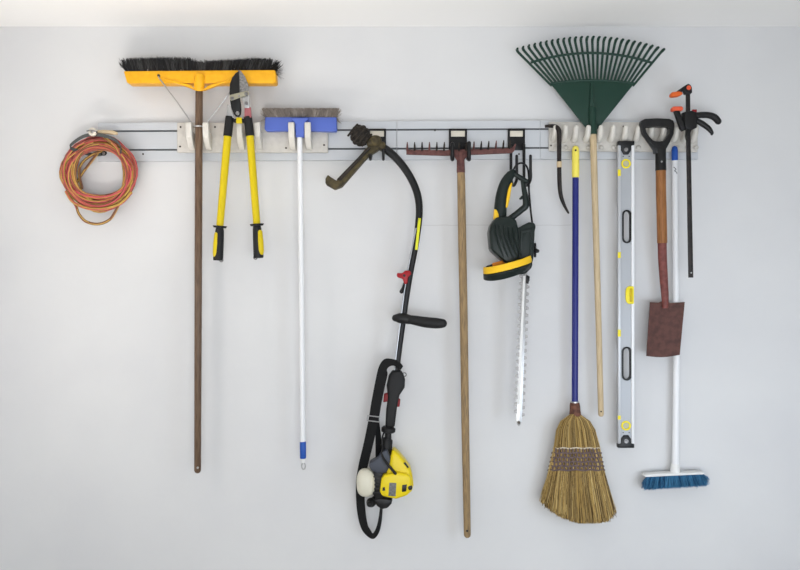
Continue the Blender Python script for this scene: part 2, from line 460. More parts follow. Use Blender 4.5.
# gusset ridge spreading from the socket along the block
MB().prism([(163, 77.3), (190, 84.6), (195, 88.5), (204, 88.5), (210, 84.6), (232, 78), (232, 79.8), (212, 87), (204, 90), (195, 90), (188, 87), (163, 79)], .085, .104).build('gusset', M_yellowb, pb, bevel=.002)
MB().tube([V(199.7, 73.6, .104), V(199.6, 75.4, .103), V(199.3, 83, .096), V(199.1, 90, .086)], [px(3.4), px(4.8), px(5.2), px(5.2)], 20).build('socket', M_yellowb, pb)
MB().tube([V(199.2, 86, .084), V(199, 110, .078), V(198.4, 250, .075), V(197.6, 470, .075)], [px(3.5), px(3.65), px(3.65), px(3.3)], 20, round_end=True).build('handle', M_brown, pb)
MB().disc(197.6, 467.8, .075, .0895, 1.1, 10).build('hang_hole', M_steel, pb)


def tufts(mb, cols, rows, per, base, tip, r, seed, spread=.5, mats=1):
    """tufts of hairs: each tuft starts at one hole of the block and fans out towards its tip"""
    rd = random.Random(seed)
    for c in range(cols):
        for w_ in range(rows):
            u0 = (c + .5 + .3 * (w_ % 2) - .15) / cols; w0 = (w_ + .5) / rows; tone = rd.randrange(mats) if rd.random() < .5 else 0
            for k in range(per):
                ja, jb = rd.gauss(0, .12) / cols, rd.gauss(0, .12) / rows
                ta, tb = rd.gauss(0, spread) / cols, rd.gauss(0, spread) / rows
                a = base(u0 + ja, w0 + jb); b = tip(min(max(u0 + ta, -.01), 1.01), min(max(w0 + tb, -.1), 1.1), rd); m_ = a.lerp(b, .5)
                vs = []
                for p, q in ((a, r), (m_, r * .9), (b, r * .5)):
                    for j in range(3): vs.append(p + Vector((q * math.cos(2.1 * j), q * math.sin(2.1 * j), 0)))
                fs = [(t * 3 + j, t * 3 + (j + 1) % 3, t * 3 + 3 + (j + 1) % 3, t * 3 + 3 + j) for t in (0, 1) for j in range(3)] + [(6, 7, 8)]
                mb.add(vs, fs, tone if rd.random() < .8 else rd.randrange(mats))
    return mb


def pb_tip(u, w, rd):
    x = 121.5 + 159 * u
    if u < .43: y = 58.6 - 1.2 * math.sin(u * 6)
    elif u < .48: y = 58 + 3.2 * (u - .43) / .05
    elif u < .86: y = 61.2 - 3.4 * (u - .48) / .38
    else: y = 57.8 + 3 * ((u - .86) / .14) ** 2
    if u > .95: x += rd.uniform(-1, 4.5); y += rd.uniform(-1, 17) * (u - .93) / .07
    if u < .03: x -= rd.uniform(0, 1.5); y += rd.uniform(-1, 7)
    return V(x + rd.uniform(-1, 1), y + 1.3 + rd.gauss(0, 1.0), .022 + w * .09 + rd.uniform(-.006, .006))


bm_ = tufts(MB(), 54, 5, 15, lambda u, w: V(126 + 149 * u, 72, .05 + .045 * w), pb_tip, .0010, 3, .62, 2)
bm_.build('bristles', [M_brist, M_brist2], pb, kind='stuff', weld=False)
ring = [V(198.8, 127, .077) + Vector((px(5.2) * math.cos(a), px(5.2) * math.sin(a), 0)) for a in [2 * math.pi * i / 24 for i in range(24)]]
MB().tube(ring, px(.8), 8, closed=True).build('wire_ring', M_steel, pb)
MB().tube([V(158.5, 75.8, .103), V(158.8, 77.6, .106), V(178, 103, .094), V(193.6, 126, .08)], px(.65), 8).build('brace_wire', M_steel, pb)
MB().tube([V(240, 76, .103), V(239.7, 78, .106), V(222, 103, .094), V(204, 126, .08)], px(.65), 8).build('brace_wire', M_steel, pb)
for sx in (158.5, 240):
    MB().disc(sx, 75.4, .099, .106, 1.4, 10).build('screw', M_screw, pb)

# ------------------------------------------------------------------ loppers
lo = thing('loppers', 'yellow handled loppers with black grips hanging on the left holder', 'loppers', 238, 261, .11)
DL = .124
MB().prism([(238.8, 71), (235.5, 73), (232, 77.6), (229.8, 84), (229.4, 93), (230, 101), (231.3, 108), (233.6, 114), (236, 116.6), (238.5, 117), (240.6, 114.5), (241.2, 110), (240.8, 104), (239.6, 97), (239.3, 90)], DL - .009, DL).build('black_blade', M_blackp, lo, bevel=.001, label='black curved cutting blade')
MB().prism([(238, 70), (240.8, 70.8), (244.6, 76), (247.6, 83), (248.7, 87), (248.2, 90.6), (239.4, 93)], DL - .014, DL - .006).build('steel_blade', M_steelw, lo, bevel=.0008, label='worn steel anvil blade')
MB().prism([(229.6, 95), (247, 90.6), (248.6, 92), (248.8, 94.6), (231, 100.6), (229.6, 99)], DL, DL + .004).build('link_plate', mat('link_metal', (158, 154, 134), .45, .3), lo, bevel=.0008, label='pale metal link plate')
MB().prism([(240.6, 96), (249, 92.5), (249.6, 98), (249.4, 108), (244.6, 108), (243.6, 102)], DL - .012, DL - .002).build('steel_lever', M_steel, lo, bevel=.001)
MB().prism([(244.4, 106.5), (250.6, 107), (251.4, 117.5), (244.4, 117.5)], DL - .012, DL - .003).build('red_tang', M_pink, lo, bevel=.001, label='faded red blade tang')
MB().prism([(227.4, 104), (230.6, 106), (232.8, 113), (234, 117.5), (226.2, 117.5)], DL - .014, DL - .006).build('steel_tang', M_steel, lo, bevel=.001)
for bx, by, br in ((232.2, 98.2, 1.9), (246, 93.6, 1.9), (238.8, 95.8, 1.2), (246.2, 102.8, 1.6), (237.4, 113, 1.9)):
    MB().disc(bx, by, DL - .003, DL + .0065, br, 12).build('bolt', M_steelw, lo, bevel=.0008)
MB().prism([(236.2, 117.3), (241.6, 117.3), (242, 123), (236, 123)], DL - .02, DL - .004).build('bumper', M_yellow, lo, bevel=.001, label='yellow stop bumper')
MB().prism([(233, 119), (236.4, 118.4), (236.4, 122.6), (233, 122)], DL - .02, DL - .006).build('bumper', M_blackp, lo, bevel=.001)
MB().prism([(241.4, 118.4), (245, 119), (245, 122.4), (241.4, 122.6)], DL - .02, DL - .006).build('bumper', M_blackp, lo, bevel=.001)
for (xa, ya, xb, yb, xc, yc, xd, yd, sg) in ((229.8, 116.5, 227.6, 136.4, 219.9, 226, 218.1, 260.5, 1), (247.8, 116.8, 250, 136.2, 256.8, 224, 258.6, 258, -1)):
    ar = MB().tube([V(xa, ya, DL - .016), V(xb, yb, DL - .016), V(xc, yc, DL - .016)], [px(3.6), px(3.8), px(3.55)], 18).build('arm', M_yellow, lo)
    MB().tube([V(xa, ya, DL - .016), V(xa + .1 * (xb - xa), ya + 2, DL - .016), V(xb, yb, DL - .016)], [px(4.0), px(4.2), px(4.3)], 18).build('arm_sleeve', M_blackm, lo, label='black rubber arm sleeve')
    fl = [V(xc - 1.5 * sg * 0 + (xd - xc) * .0, yc, DL - .016), V(xc + (xd - xc) * .07, yc + 1.8, DL - .016)]
    MB().tube(fl, [px(7), px(6)], 20, flat=.8).build('grip_guard', M_blackp, lo)
    gp = [V(xc + (xd - xc) * t, yc + (yd - yc) * t, DL - .016) for t in (.05, .15, .4, .7, .95, 1)]
    g = MB().tube(gp, [px(3.6), px(4.2), px(4.5), px(4.7), px(4.9), px(4.6)], 18, round_end=False)
    g.build('grip', M_blackm, lo, label='black rubber hand grip')
    off = 2.5 * (-sg)
    gi = [V(xc + (xd - xc) * t + off, yc + (yd - yc) * t, DL - .008) for t in (.18, .22, .5, .78, .88, .91)]
    MB().tube(gi, [px(1.6), px(2.6), px(3.2), px(3.2), px(2.6), px(1.6)], 12, flat=.85).build('grip_inlay', M_yellow, lo, label='yellow grip inlay')
    cc = V(xd + 3.2 * sg, yd - .5, DL - .014)
    MB().tube([cc + Vector((px(1.7) * math.cos(a), 0, px(1.7) * math.sin(a))) for a in [2 * math.pi * i / 16 for i in range(16)]], px(.55), 8, closed=True).build('end_loop', M_steelw, lo)

# ------------------------------------------------------------------ blue broom
bb = thing('blue_broom', 'blue indoor broom head up with grey bristles and white handle', 'broom', 303, 470, .072)
MB().prism([(265, 117), (336.5, 117), (337, 131), (335.5, 131.5), (303.5, 130.6), (266, 131), (264.4, 129)], .037, .066).build('head_block', M_bluep, bb, bevel=.003, seg=3)
MB().prism([(291, 117.8), (309, 117.8), (304.4, 124), (304, 137), (295.6, 137), (295.2, 124)], .064, .09).build('socket', M_bluep, bb, bevel=.004, seg=3)
MB().tube([V(299.7, 128, .077), V(300, 160, .074), V(301.6, 300, .072), V(302.9, 445, .072)], px(2.5), 16).build('handle', M_white, bb)
MB().tube([V(302.9, 441.6, .072), V(302.95, 442.4, .072), V(303, 457.6, .072), V(303, 458.4, .072)], [px(2.7), px(3.1), px(3.1), px(2.7)], 18).build('end_cap', M_bluet, bb, label='deep blue end cap')
MB().tube([V(303, 458, .072), V(303.1, 463, .072)], [px(1.9), px(1.5)], 12).build('cap_neck', M_whitep, bb)
hc = V(303.5, 466, .072)
MB().tube([hc + Vector((px(1.8) * math.cos(a), 0, px(3.2) * math.sin(a))) for a in [2 * math.pi * i / 18 for i in range(18)]], px(.65), 8, closed=True).build('hang_loop', M_steel, bb)


def bb_tip(u, w, rd):
    x = 260.5 + 80 * u; e = min(u, 1 - u)
    if e < .02: return V(x + rd.uniform(-1.5, 1.5), rd.uniform(108.5, 124), .03 + w * .05)
    return V(x + rd.uniform(-1.2, 1.2), 108.6 + rd.uniform(-.9, 1.5), .024 + w * .07)


tufts(MB(), 36, 4, 16, lambda u, w: V(266 + 70 * u, 118, .04 + .024 * w), bb_tip, .0009, 8, .62, 2).build('bristles', [M_bristg, M_bristg2], bb, kind='stuff', weld=False)

# ------------------------------------------------------------------ line trimmer
lt = thing('line_trimmer', 'yellow and black petrol line trimmer hung with its curved shaft upwards', 'trimmer', 374, 538, .08)
sh = smooth_path([V(*p) for p in ((378, 145.5, .088), (386, 149.5, .09), (396, 158, .09), (405.5, 169.5, .09), (413.5, 183.5, .09), (418, 197, .09), (419.3, 211, .09), (418, 228, .09), (414.6, 250, .09), (408.6, 282, .09), (402.8, 322, .09), (398.2, 356, .09), (396.4, 374, .09))], 6)
MB().tube(sh, [px(4.2), px(3.9), px(3.7), px(3.6), px(3.3), px(3.1), px(3.0), px(3.0)], 16).build('shaft', M_blackp, lt)
cab = smooth_path([V(*p) for p in ((416, 228, .1), (411.6, 250, .1), (405.6, 282, .1), (400.2, 322, .1), (395.8, 356, .099), (394, 374, .098))], 5)
MB().tube(cab, px(.8), 8).build('cable', M_steel, lt, label='thin grey throttle cable')
MB().prism([(418.3, 218), (421, 218.2), (417.6, 250), (415, 249.6)], .094, .1028).build('shaft_label', M_lime, lt, bevel=.0005, label='yellow label strip')
# head: spool, gearhead, guard
hub = MB()
for i in range(11):
    a = 2 * math.pi * i / 11
    c = V(360.3 + 7.3 * math.cos(a), 135.6 + 7.3 * math.sin(a), .10)
    hub.ball(c, px(3.0), .032, px(3.0), nu=10, nv=6, e=.7)
hub.ball(V(360.3, 135.6, .10), px(8.4), .046, px(8.4), nu=18, nv=10)
hub.build('spool', M_dolive, lt, label='grass caked knobbly line spool')
for sp_a in (-.5, -.25, 0, .25, .5):
    c0 = V(360.3 + 14 * sp_a - 5, 135.6 + 10 * sp_a + 5, .145 - .05 * abs(sp_a)); c1 = V(360.3 + 14 * sp_a + 4, 135.6 + 10 * sp_a - 6, .145 - .05 * abs(sp_a))
    MB().tube([c0, (c0 + c1) / 2 + Vector((0, -.006, 0)), c1], px(1.1), 8, round_end=True).build('spool_rib', M_dolive, lt)
gh = MB().ball(V(375.5, 141.5, .108), px(6.2), .035, px(5.8), nu=16, nv=10, e=.85)
gh.ball(V(371, 143.5, .11), px(4.4), .03, px(4.2), nu=12, nv=8, e=.8); gh.ball(V(381, 146, .10), px(4.6), .026, px(4.4), nu=12, nv=8, e=.8)
gh.build('gearhead', M_olive, lt)
MB().prism([(371, 143), (379, 144), (378.5, 149), (368.6, 155), (341.5, 186), (334.2, 188.8), (325.4, 183.8), (325.3, 178.8), (327.7, 174.6), (330.5, 176.8), (336.5, 180.6), (366.3, 148)], .07, .125).build('guard', M_olive, lt, bevel=.004, seg=3, label='olive stained debris guard')
MB().prism([(368.5, 146.4), (371, 148), (340.5, 180.6), (336.5, 179.4)], .12, .135).build('guard_rim', M_dolive, lt, bevel=.002)
# throttle lock, bolt, loop grip
MB().prism([(396.6, 275.5), (397.2, 272.8), (402, 273.2), (405.5, 270.4), (410, 270.6), (411.6, 274), (408, 277), (407.4, 283.4), (404.6, 284.4), (402.6, 279), (397.6, 277.4)], .088, .114).build('wing_nut', M_red, lt, bevel=.003, label='red wing nut')
MB().disc(404.3, 275.6, .11, .1155, 1.3, 10).build('wing_nut_bolt', M_blackp, lt)
MB().tube(smooth_path([V(404.5, 283, .1), V(403, 288, .105), V(401.6, 291.5, .108)], 4), [px(1.1), px(1.4), px(2.1)], 12, round_end=True).build('clamp_bolt', M_blackp, lt)
MB().tube([V(*p) for p in ((395.6, 318, .1), (399, 318, .1), (404, 318.4, .1), (409.5, 319.6, .1))], [px(3.6), px(4.9), px(5.2), px(4.6)], 16, round_end=True).build('handle_clamp', M_blackp, lt)
MB().tube(smooth_path([V(*p) for p in ((407, 319.2, .1), (414, 320.2, .108), (425, 322.2, .115), (436, 323.2, .118), (442.5, 323.4, .118))], 4), [px(3.9), px(4.6), px(5.2), px(5.2), px(4.4)], 16, round_end=True).build('loop_grip', M_blackm, lt)
# throttle housing
MB().prism([(392.2, 370.5), (401, 370.5), (403.6, 375), (405.2, 380), (404.6, 388), (399.6, 395.5), (397, 408), (394.6, 428), (385.2, 428), (386, 410), (387.8, 397), (386.4, 386), (388.6, 376)], .072, .112).build('throttle_housing', M_blackm, lt, bevel=.009, seg=3)
MB().prism([(384, 394), (388.2, 393), (389, 401.5), (383, 402.5)], .08, .105).build('trigger_lock', mat('dark_red_plastic', (128, 26, 32), .45), lt, bevel=.003)
MB().prism([(397.6, 398.5), (400.4, 399.6), (399.6, 407), (396.4, 407)], .08, .105).build('trigger', MATS['dark_red_plastic'], lt, bevel=.003)
rc = V(404.4, 374.6, .092)
MB().tube([rc + Vector((px(1.8) * math.cos(a), 0, px(1.8) * math.sin(a))) for a in [2 * math.pi * i / 16 for i in range(16)]], px(.5), 8, closed=True).build('strap_eye', M_steelw, lt)
MB().tube([V(388.6, 426.5, .092), V(388.4, 428.2, .092), V(388.2, 431.4, .092), V(388.1, 432.6, .092)], [px(5.2), px(6.9), px(6.9), px(5.4)], 20).build('grip_flange', M_blackm, lt)
MB().tube([V(388.2, 430, .092), V(388, 440, .09)], px(3.3), 16).build('shaft_end', M_blackp, lt)
MB().tube([V(388, 438.6, .09), V(387.4, 440.5, .09), V(386.4, 449, .09), V(386, 458, .09)], [px(4.6), px(5.2), px(5.5), px(6)], 18).build('shaft_boot', M_blackm, lt)
# engine
MB().prism([(382.5, 452), (387, 449.6), (390.6, 458), (389.8, 468), (386, 473.4), (377.6, 473.6), (370.4, 470.4), (368.6, 464.6), (375.2, 460.4), (379.4, 456)], .06, .135).build('fan_shroud', M_gblue, lt, bevel=.007, seg=3, label='blue grey clutch shroud')
MB().prism([(392.8, 449), (398.4, 453.6), (405.4, 461.6), (410.6, 469.6), (412.6, 477.6), (413.6, 486), (411.6, 492), (406.6, 496.4), (394, 498.6), (386, 490), (386.2, 470), (389.4, 460)], .055, .135).build('engine_cover', M_yelt, lt, bevel=.014, seg=4, label='yellow engine cover')
MB().prism([(383.6, 475.4), (397, 472.8), (408, 474.6), (411.4, 478.6), (411.8, 488.6), (408, 495.6), (396, 499.4), (382, 496.4), (379.8, 492), (381.2, 480)], .10, .158).build('starter_cover', M_yelt, lt, bevel=.009, seg=4, label='yellow starter cover')
MB().prism([(389.4, 482.6), (396.4, 483), (395.6, 496.4), (388.4, 495.8)], .15, .1588).build('sticker', M_stick, lt, bevel=.0004, label='grey rating sticker')
MB().prism([(402.2, 485), (407, 484.4), (406.2, 491.4), (401.8, 492)], .15, .1588).build('cover_slot', M_blackp, lt, bevel=.0006)
MB().disc(410.2, 488, .13, .1606, 2.2, 14).build('starter_eye', M_blackp, lt, bevel=.001)
MB().prism([(403.4, 463), (405.4, 462.6), (408.8, 467.6), (407.4, 468)], .12, .1365).build('vent_slot', M_blackp, lt, bevel=.0006)
MB().prism([(382.6, 487.6), (384.8, 487), (385.2, 490.6), (382.4, 491)], .15, .1588).build('warning_mark', M_blackp, lt)
MB().prism([(373.6, 471.6), (384, 472), (383, 498.4), (376, 499.6), (372.6, 494), (372.8, 480)], .06, .125).build('engine_block', M_blackp, lt, bevel=.004)
for yy in (476, 480, 484, 488, 492):
    MB().box(372.4, yy, 381.6, yy + 1.6, .07, .131, .13).build('cooling_fin', M_blackp, lt, bevel=.0006)
MB().ball(V(366.2, 482.4, .105), px(9.4), .042, px(13.4), nu=24, nv=16, e=.78).build('fuel_tank', M_tank, lt, label='milky white fuel tank')
ex = MB().ball(V(371.2, 502.4, .11), px(4.8), .024, px(4.6), nu=14, nv=8); ex.ball(V(376, 500, .10), px(5), .02, px(4.4), nu=12, nv=8); ex.ball(V(369.6, 504, .128), px(3), .014, px(3), nu=12, nv=8)
ex.build('fuel_cap', M_blackp, lt)
MB().prism([(375, 497.6), (389, 498.8), (392.6, 499.6), (391.6, 504), (387.6, 508.4), (381.6, 509.6), (376.4, 506)], .06, .12).build('muffler', M_blackp, lt, bevel=.006, seg=3)
MB().tube(smooth_path([V(*p) for p in ((382.6, 446, .112), (382.4, 456, .135), (386.4, 462.6, .146), (391.6, 469, .152), (395.4, 473.6, .154))], 5), [px(1.1), px(1.3), px(1.5)], 10, round_end=True).build('ignition_lead', M_blackp, lt)
MB().tube(smooth_path([V(*p) for p in ((387, 429, .104), (383.6, 433.6, .11), (382, 440, .11), (382.6, 448, .112))], 5), px(.9), 8, round_end=True).build('throttle_lead', M_blackp, lt)


def strap_path(prs, k=5, th=.0022):
    L = smooth_path([V(*a) for a, b in prs], k); R = smooth_path([V(*b) for a, b in prs], k)
    return ribbon(MB(), L, R, th)


strap_path([((403, 366.4, .088), (399.8, 371, .112)), ((398.6, 361.4, .098), (395.4, 366.2, .115)), ((391, 358.8, .108), (390.6, 366, .12)), ((384, 359.4, .112), (387, 369.4, .122)), ((378.8, 367, .115), (387.6, 374.5, .122)), ((375.2, 382, .116), (385, 386, .122)), ((371.4, 402, .118), (381.4, 404, .124)), ((368.8, 418, .12), (378.6, 420, .126)), ((364, 442, .10), (373.2, 444, .106)), ((358.8, 464, .062), (367.8, 466, .066)), ((356.2, 480, .046), (364.8, 480, .05)), ((356, 496, .042), (364.6, 496, .046)), ((357.4, 513, .042), (365.6, 512, .050)), ((361, 527.5, .044), (367.6, 524.5, .056)), ((366.6, 535.4, .048), (370.6, 530.4, .064)), ((373.4, 538.8, .054), (373, 533.4, .07)), ((378.8, 532.6, .06), (376.2, 528, .076)), ((381.4, 521.6, .07), (378.6, 519, .09)), ((382.4, 508, .055), (380, 507, .075)), ((382, 496, .05), (379, 496, .065))]).build('shoulder_strap', M_webb, lt, label='black webbing shoulder strap')
strap_path([((378.6, 419, .1), (374.8, 420, .118)), ((380, 428, .09), (375.4, 430, .112)), ((381, 440, .085), (375.6, 442, .104)), ((380.6, 452, .08), (375.6, 454, .098)), ((380, 462, .075), (376, 463, .09))]).build('strap_tail', M_webb, lt)
bk = MB()
for (ya, yb2) in ((415.6, 417), (420.6, 422)):
    bk.tube([V(367.6, ya, .124), V(379.8, yb2, .130)], px(.6), 8, round_end=True)
bk.tube([V(367.6, 415.6, .124), V(367.2, 420.6, .124)], px(.6), 8, round_end=True); bk.tube([V(379.8, 417, .13), V(379.4, 422, .13)], px(.6), 8, round_end=True)
bk.build('strap_buckle', M_steel, lt, label='steel slide buckle')

# ------------------------------------------------------------------ rusty iron rake
gr = thing('garden_rake', 'rusty iron garden rake with long weathered wooden handle', 'rake', 467.5, 537, .07)
DR = .086
MB().prism([(406.3, 149.4), (445, 150), (470, 149.2), (511, 148), (513.4, 146.4), (515.2, 143.4), (516.2, 144.4), (514.4, 151), (511.6, 153), (470, 154.8), (445, 155.6), (406.3, 154.4)], DR - .006, DR + .006).build('head_bar', M_rust, gr, bevel=.0015)
for i in range(15):
    tx = 407.2 + 7.35 * i; by = 150.4 if tx < 462 else 150.4 - (tx - 462) * .045
    if i == 14: tx -= .8
    a = V(tx, by + .6, DR); k1 = .03
    pts = smooth_path([a, a + Vector((0, -.012, px(1.6))), a + Vector((0, -.024, px(4.6))), a + Vector((0, -.03, px(7.4)))], 4)
    MB().tube(pts, [px(1.1), px(1.0), px(.85), px(.35)], 8).build('tine', M_dolive if i % 3 else M_rust, gr)
MB().prism([(452.5, 151), (469, 150.6), (466.5, 157), (464.4, 160), (457, 160), (455, 157)], DR - .008, DR + .009).build('head_bracket', M_rust, gr, bevel=.002)
MB().tube([V(460.6, 152, .088), V(460.6, 158, .086), V(460.9, 172.6, .083)], [px(3), px(3.8), px(4.1)], 16).build('ferrule', M_rust, gr, label='rust red ferrule')
MB().tube([V(460.8, 168, .083), V(461.2, 180, .081), V(462.2, 240, .078), V(463.8, 320, .074), V(465.2, 420, .07), V(467.3, 534.5, .07)], [px(3.7), px(3.9), px(4.0), px(3.9), px(3.8), px(3.4)], 16, round_end=True).build('handle', M_wood, gr)
MB().disc(467.2, 531, .07, .0845, 1.2, 10).build('hang_hole', M_crow, gr)

# ------------------------------------------------------------------ hedge trimmer
ht = thing('hedge_trimmer', 'dark green electric hedge trimmer with yellow hand guard, blade down', 'hedge trimmer', 519, 427, .11)
MB().prism([(491, 225), (496, 217.4), (509.6, 215.8), (516.6, 220), (518.6, 229), (519.6, 246), (519, 262), (510, 266), (503.6, 261), (491, 249.6), (489.6, 232)], .07, .165).build('motor_housing', M_greenh, ht, bevel=.008, seg=2)
MB().prism([(516, 229.6), (519.6, 227), (529, 222), (534.6, 222.6), (536.2, 226), (535, 231), (534.4, 248), (533.6, 258), (531.6, 268), (526, 273.6), (520, 274.6), (512, 270), (514, 250)], .075, .15).build('gear_housing', M_greenh, ht, bevel=.008, seg=3)
MB().ring_prism([(520.4, 230.4), (532.6, 228), (531.8, 258), (519.8, 260.4)], [(522.6, 233), (530.4, 231.4), (529.8, 255), (522, 257)], .148, .1545).build('panel_rim', M_greenh, ht, bevel=.002)
for i in range(5):
    x0 = 494.5 + i * 4.6; MB().tube(smooth_path([V(x0, 224 + i * .8, .1665), V(x0 + 1.4, 236, .169), V(x0 + 5.4, 248, .1675), V(x0 + 9, 257, .1645)], 4), [px(.6), px(1.0), px(1.0), px(.6)], 8).build('vent_rib', M_greenh, ht)
MB().tube(smooth_path([V(*p) for p in ((512.6, 172.6, .128), (508.6, 177.6, .126), (504.6, 185, .125), (501.8, 196, .123), (500.4, 208, .121), (500, 220, .12))], 5), [px(3.4), px(4.7), px(5.3), px(5.9), px(6.1), px(6.2)], 18, flat=.95, round_end=True).build('rear_handle', M_greenh, ht)
MB().tube(smooth_path([V(*p) for p in ((511.6, 183, .134), (509.4, 190, .134), (507.8, 199, .133), (506.4, 207.6, .132))], 4), [px(.8), px(1.7), px(1.9), px(1.0)], 10).build('handle_inlay', M_gyel, ht, label='yellow handle inlay')
MB().prism([(494.6, 208.6), (496.8, 210), (498.8, 214), (499.4, 219.4), (496.6, 220.4), (494, 219)], .11, .142).build('handle_accent', M_gyel, ht, bevel=.003, label='yellow handle accent')
MB().tube(smooth_path([V(*p) for p in ((509, 173.6, .126), (515, 174.6, .128), (520.6, 178, .128), (526.4, 181.4, .126))], 4), [px(2.4), px(2.2), px(2.6), px(2.2)], 12, round_end=True).build('handle_bridge', M_greenh, ht)
MB().tube(smooth_path([V(*p) for p in ((522.4, 179, .126), (523.6, 187, .124), (525.4, 197, .122), (525.8, 205.6, .12), (521.8, 209.6, .118), (515.6, 214.6, .116), (509, 219.6, .115))], 4), [px(2.0), px(2.3), px(3.0), px(3.3), px(3.1), px(3.0), px(3.2)], 14, round_end=True).build('handle_brace', M_greenh, ht)
MB().prism([(522.4, 195), (519.2, 198.6), (520.6, 199.6), (524, 198.6)], .115, .13).build('trigger', M_greenh, ht, bevel=.002)
MB().tube(smooth_path([V(*p) for p in ((512.6, 172, .126), (515, 167, .12), (519, 163.4, .115), (523.6, 163.6, .112), (527.4, 168, .108), (528.8, 177, .104), (529, 190, .1), (530.2, 206, .1), (532.2, 223, .11))], 5), px(.95), 8, round_end=True).build('power_cord', M_blackp, ht)
# hand guard: a loop standing out towards the viewer
ring_o = lambda t, dx=0: (507.6 + 23.4 * math.cos(t), 266.6 - 7.0 * math.cos(t) * 0.75)
gl = []
for i in range(25):
    t = math.pi * 1.02 * i / 24 - .02
    gl.append((507.8 + 23.2 * math.cos(t), 265.2 + 6.0 * -math.cos(t) + 2.6 * math.sin(t), .125 + .075 * math.sin(t)))
top = [V(x, y - 5.0 + .8 * (i / 24), d) for i, (x, y, d) in enumerate(gl)]; mid_ = [V(x, y + 2.4, d + .006) for x, y, d in gl]
low = [V(x, y + 6.0 + 3.2 * math.sin(math.pi * i / 24) + (1.2 * i / 24), d - .012) for i, (x, y, d) in enumerate(gl)]
ribbon(MB(), top, mid_, .011).build('guard_band', M_gyel, ht, bevel=.002, label='yellow hand guard band')
ribbon(MB(), mid_, low, .010).build('guard_lip', M_greenh, ht, bevel=.002)
MB().prism([(492.6, 263), (500, 261), (506, 259.6), (506.6, 264), (498, 266.6), (493, 266.4)], .10, .135).build('guard_root', mat('amber_plastic', (232, 140, 44), .45), ht, bevel=.004, label='orange guard root')
MB().prism([(486, 266), (492, 264), (512, 266), (528, 262), (524, 273), (500, 277), (489, 276)], .10, .12).build('guard_back', M_greenh, ht, bevel=.004)
MB().tube([V(533, 250.6, .11), V(536, 250.6, .115), V(537.6, 251, .118)], [px(1.8), px(2.4), px(1.8)], 12, round_end=True).build('lock_knob', M_blackp, ht)
MB().tube([V(535, 244, .1), V(535, 256, .1)], px(1.3), 10, round_end=True).build('lock_pin', M_blackp, ht)
# blade bar with teeth
B0, B1 = Vector((524.6, 272)), Vector((518.9, 421))
MB().prism([(521.6, 271), (527.4, 271), (521.9, 421), (520.6, 424.4), (518.8, 426), (517, 424.4), (515.8, 421)], .106, .1105).build('blade_bar', M_steel, ht, bevel=.0008)
MB().prism([(523.2, 276), (525.4, 276), (519.8, 404), (517.4, 404)], .110, .1135).build('blade_rib', M_whitep, ht, bevel=.0008, label='pale cutter bar rib')
MB().disc(518.9, 422.4, .1, .1145, 1.5, 12).build('tip_bolt', M_screw, ht)
tm = None
for i in range(20):
    for sd in (-1, 1):
        t = (i + .6 + (.5 if sd > 0 else 0)) / 21; cx = B0.x + (B1.x - B0.x) * t + sd * 3.0; cy = B0.y + (B1.y - B0.y) * t
        if tm is None:
            p0 = V(cx, cy, .108)
            o = MB().prism([(cx - .6, cy - 2.3), (cx + 2.4, cy - 1.2), (cx + 2.4, cy + 1.2), (cx - .6, cy + 2.3)], .104, .108).build('tooth', M_steelw, ht, bevel=0)
            for v in o.data.vertices: v.co -= (p0 - root_loc(ht))
            tm = o.data; o.location = p0 - root_loc(ht)
        else:
            o = bpy.data.objects.new('tooth', tm); C.objects.link(o); o.parent = ht; o.location = V(cx, cy, .108) - root_loc(ht)
        if sd < 0: o.rotation_euler = (0, 0, math.pi)
MB().prism([(526.8, 274.6), (530, 276.6), (528.6, 284), (526.2, 283)], .1, .116).build('blade_clamp', M_blackp, ht, bevel=.002)

# ------------------------------------------------------------------ crowbar
cb = thing('crowbar', 'slim dark iron pry bar hooked on the leftmost white peg', 'pry bar', 569, 214, .05)
bar = [(545, 126.4, .043), (549, 126, .050), (553.6, 126.2, .064), (557, 127.6, .082), (559, 131, .086), (559.2, 140, .084), (559.2, 164, .08), (559.6, 184, .072), (561, 196, .064), (564.4, 205.5, .06), (568.8, 213.6, .062)]
MB().tube(smooth_path([V(*p) for p in bar], 5), [px(1.4), px(1.7), px(2.0), px(2.4), px(2.6), px(2.4), px(2.3), px(2.3), px(2.2), px(1.7), px(.9)], 10, flat=.8).build('bar', M_crow, cb)
MB().tube([V(559.2, 161.6, .081), V(559.2, 167.4, .0803)], px(2.5), 12, flat=.85).build('pale_band', M_tan, cb, label='pale sticker band')

# ------------------------------------------------------------------ corn broom
cn = thing('corn_broom', 'straw corn broom with blue handle and yellow cap, bristles down', 'broom', 577, 524, .06)
MB().tube([V(575.6, 174, .062), V(575.2, 300, .062), V(574.8, 408, .062)], px(3.15), 16).build('handle', M_navy, cn)
MB().tube([V(575.5, 149, .062), V(575.5, 151, .062), V(575.6, 175.8, .062)], [px(3.3), px(3.6), px(3.65)], 18, round_end=True).build('end_cap', M_ley, cn, label='lemon yellow end cap')
MB().disc(575.8, 150.2, .062, .0775, 1.0, 10).build('cap_hole', M_crow, cn)
MB().tube([V(574.8, 402.6, .062), V(574.8, 405, .062), V(575, 410, .062), V(575.2, 417, .062)], [px(4.4), px(5.0), px(5.3), px(6.0)], 20).build('collar', M_cuff, cn)
MB().tube([V(574.8, 401.4, .062), V(574.8, 404, .062)], px(4.0), 16).build('collar_wire', M_steel, cn)
TB = [(415, 568.8, 581.4, .020), (419, 562.4, 588, .026), (425, 557.6, 592.8, .030), (433, 555.4, 596.4, .031), (448, 553.8, 599.6, .028), (458, 551.6, 601.4, .026), (469, 549.2, 603.4, .026), (482, 546, 606.4, .030), (496, 542.6, 610.4, .034), (508, 541.4, 613.4, .036), (524, 540, 617, .036)]


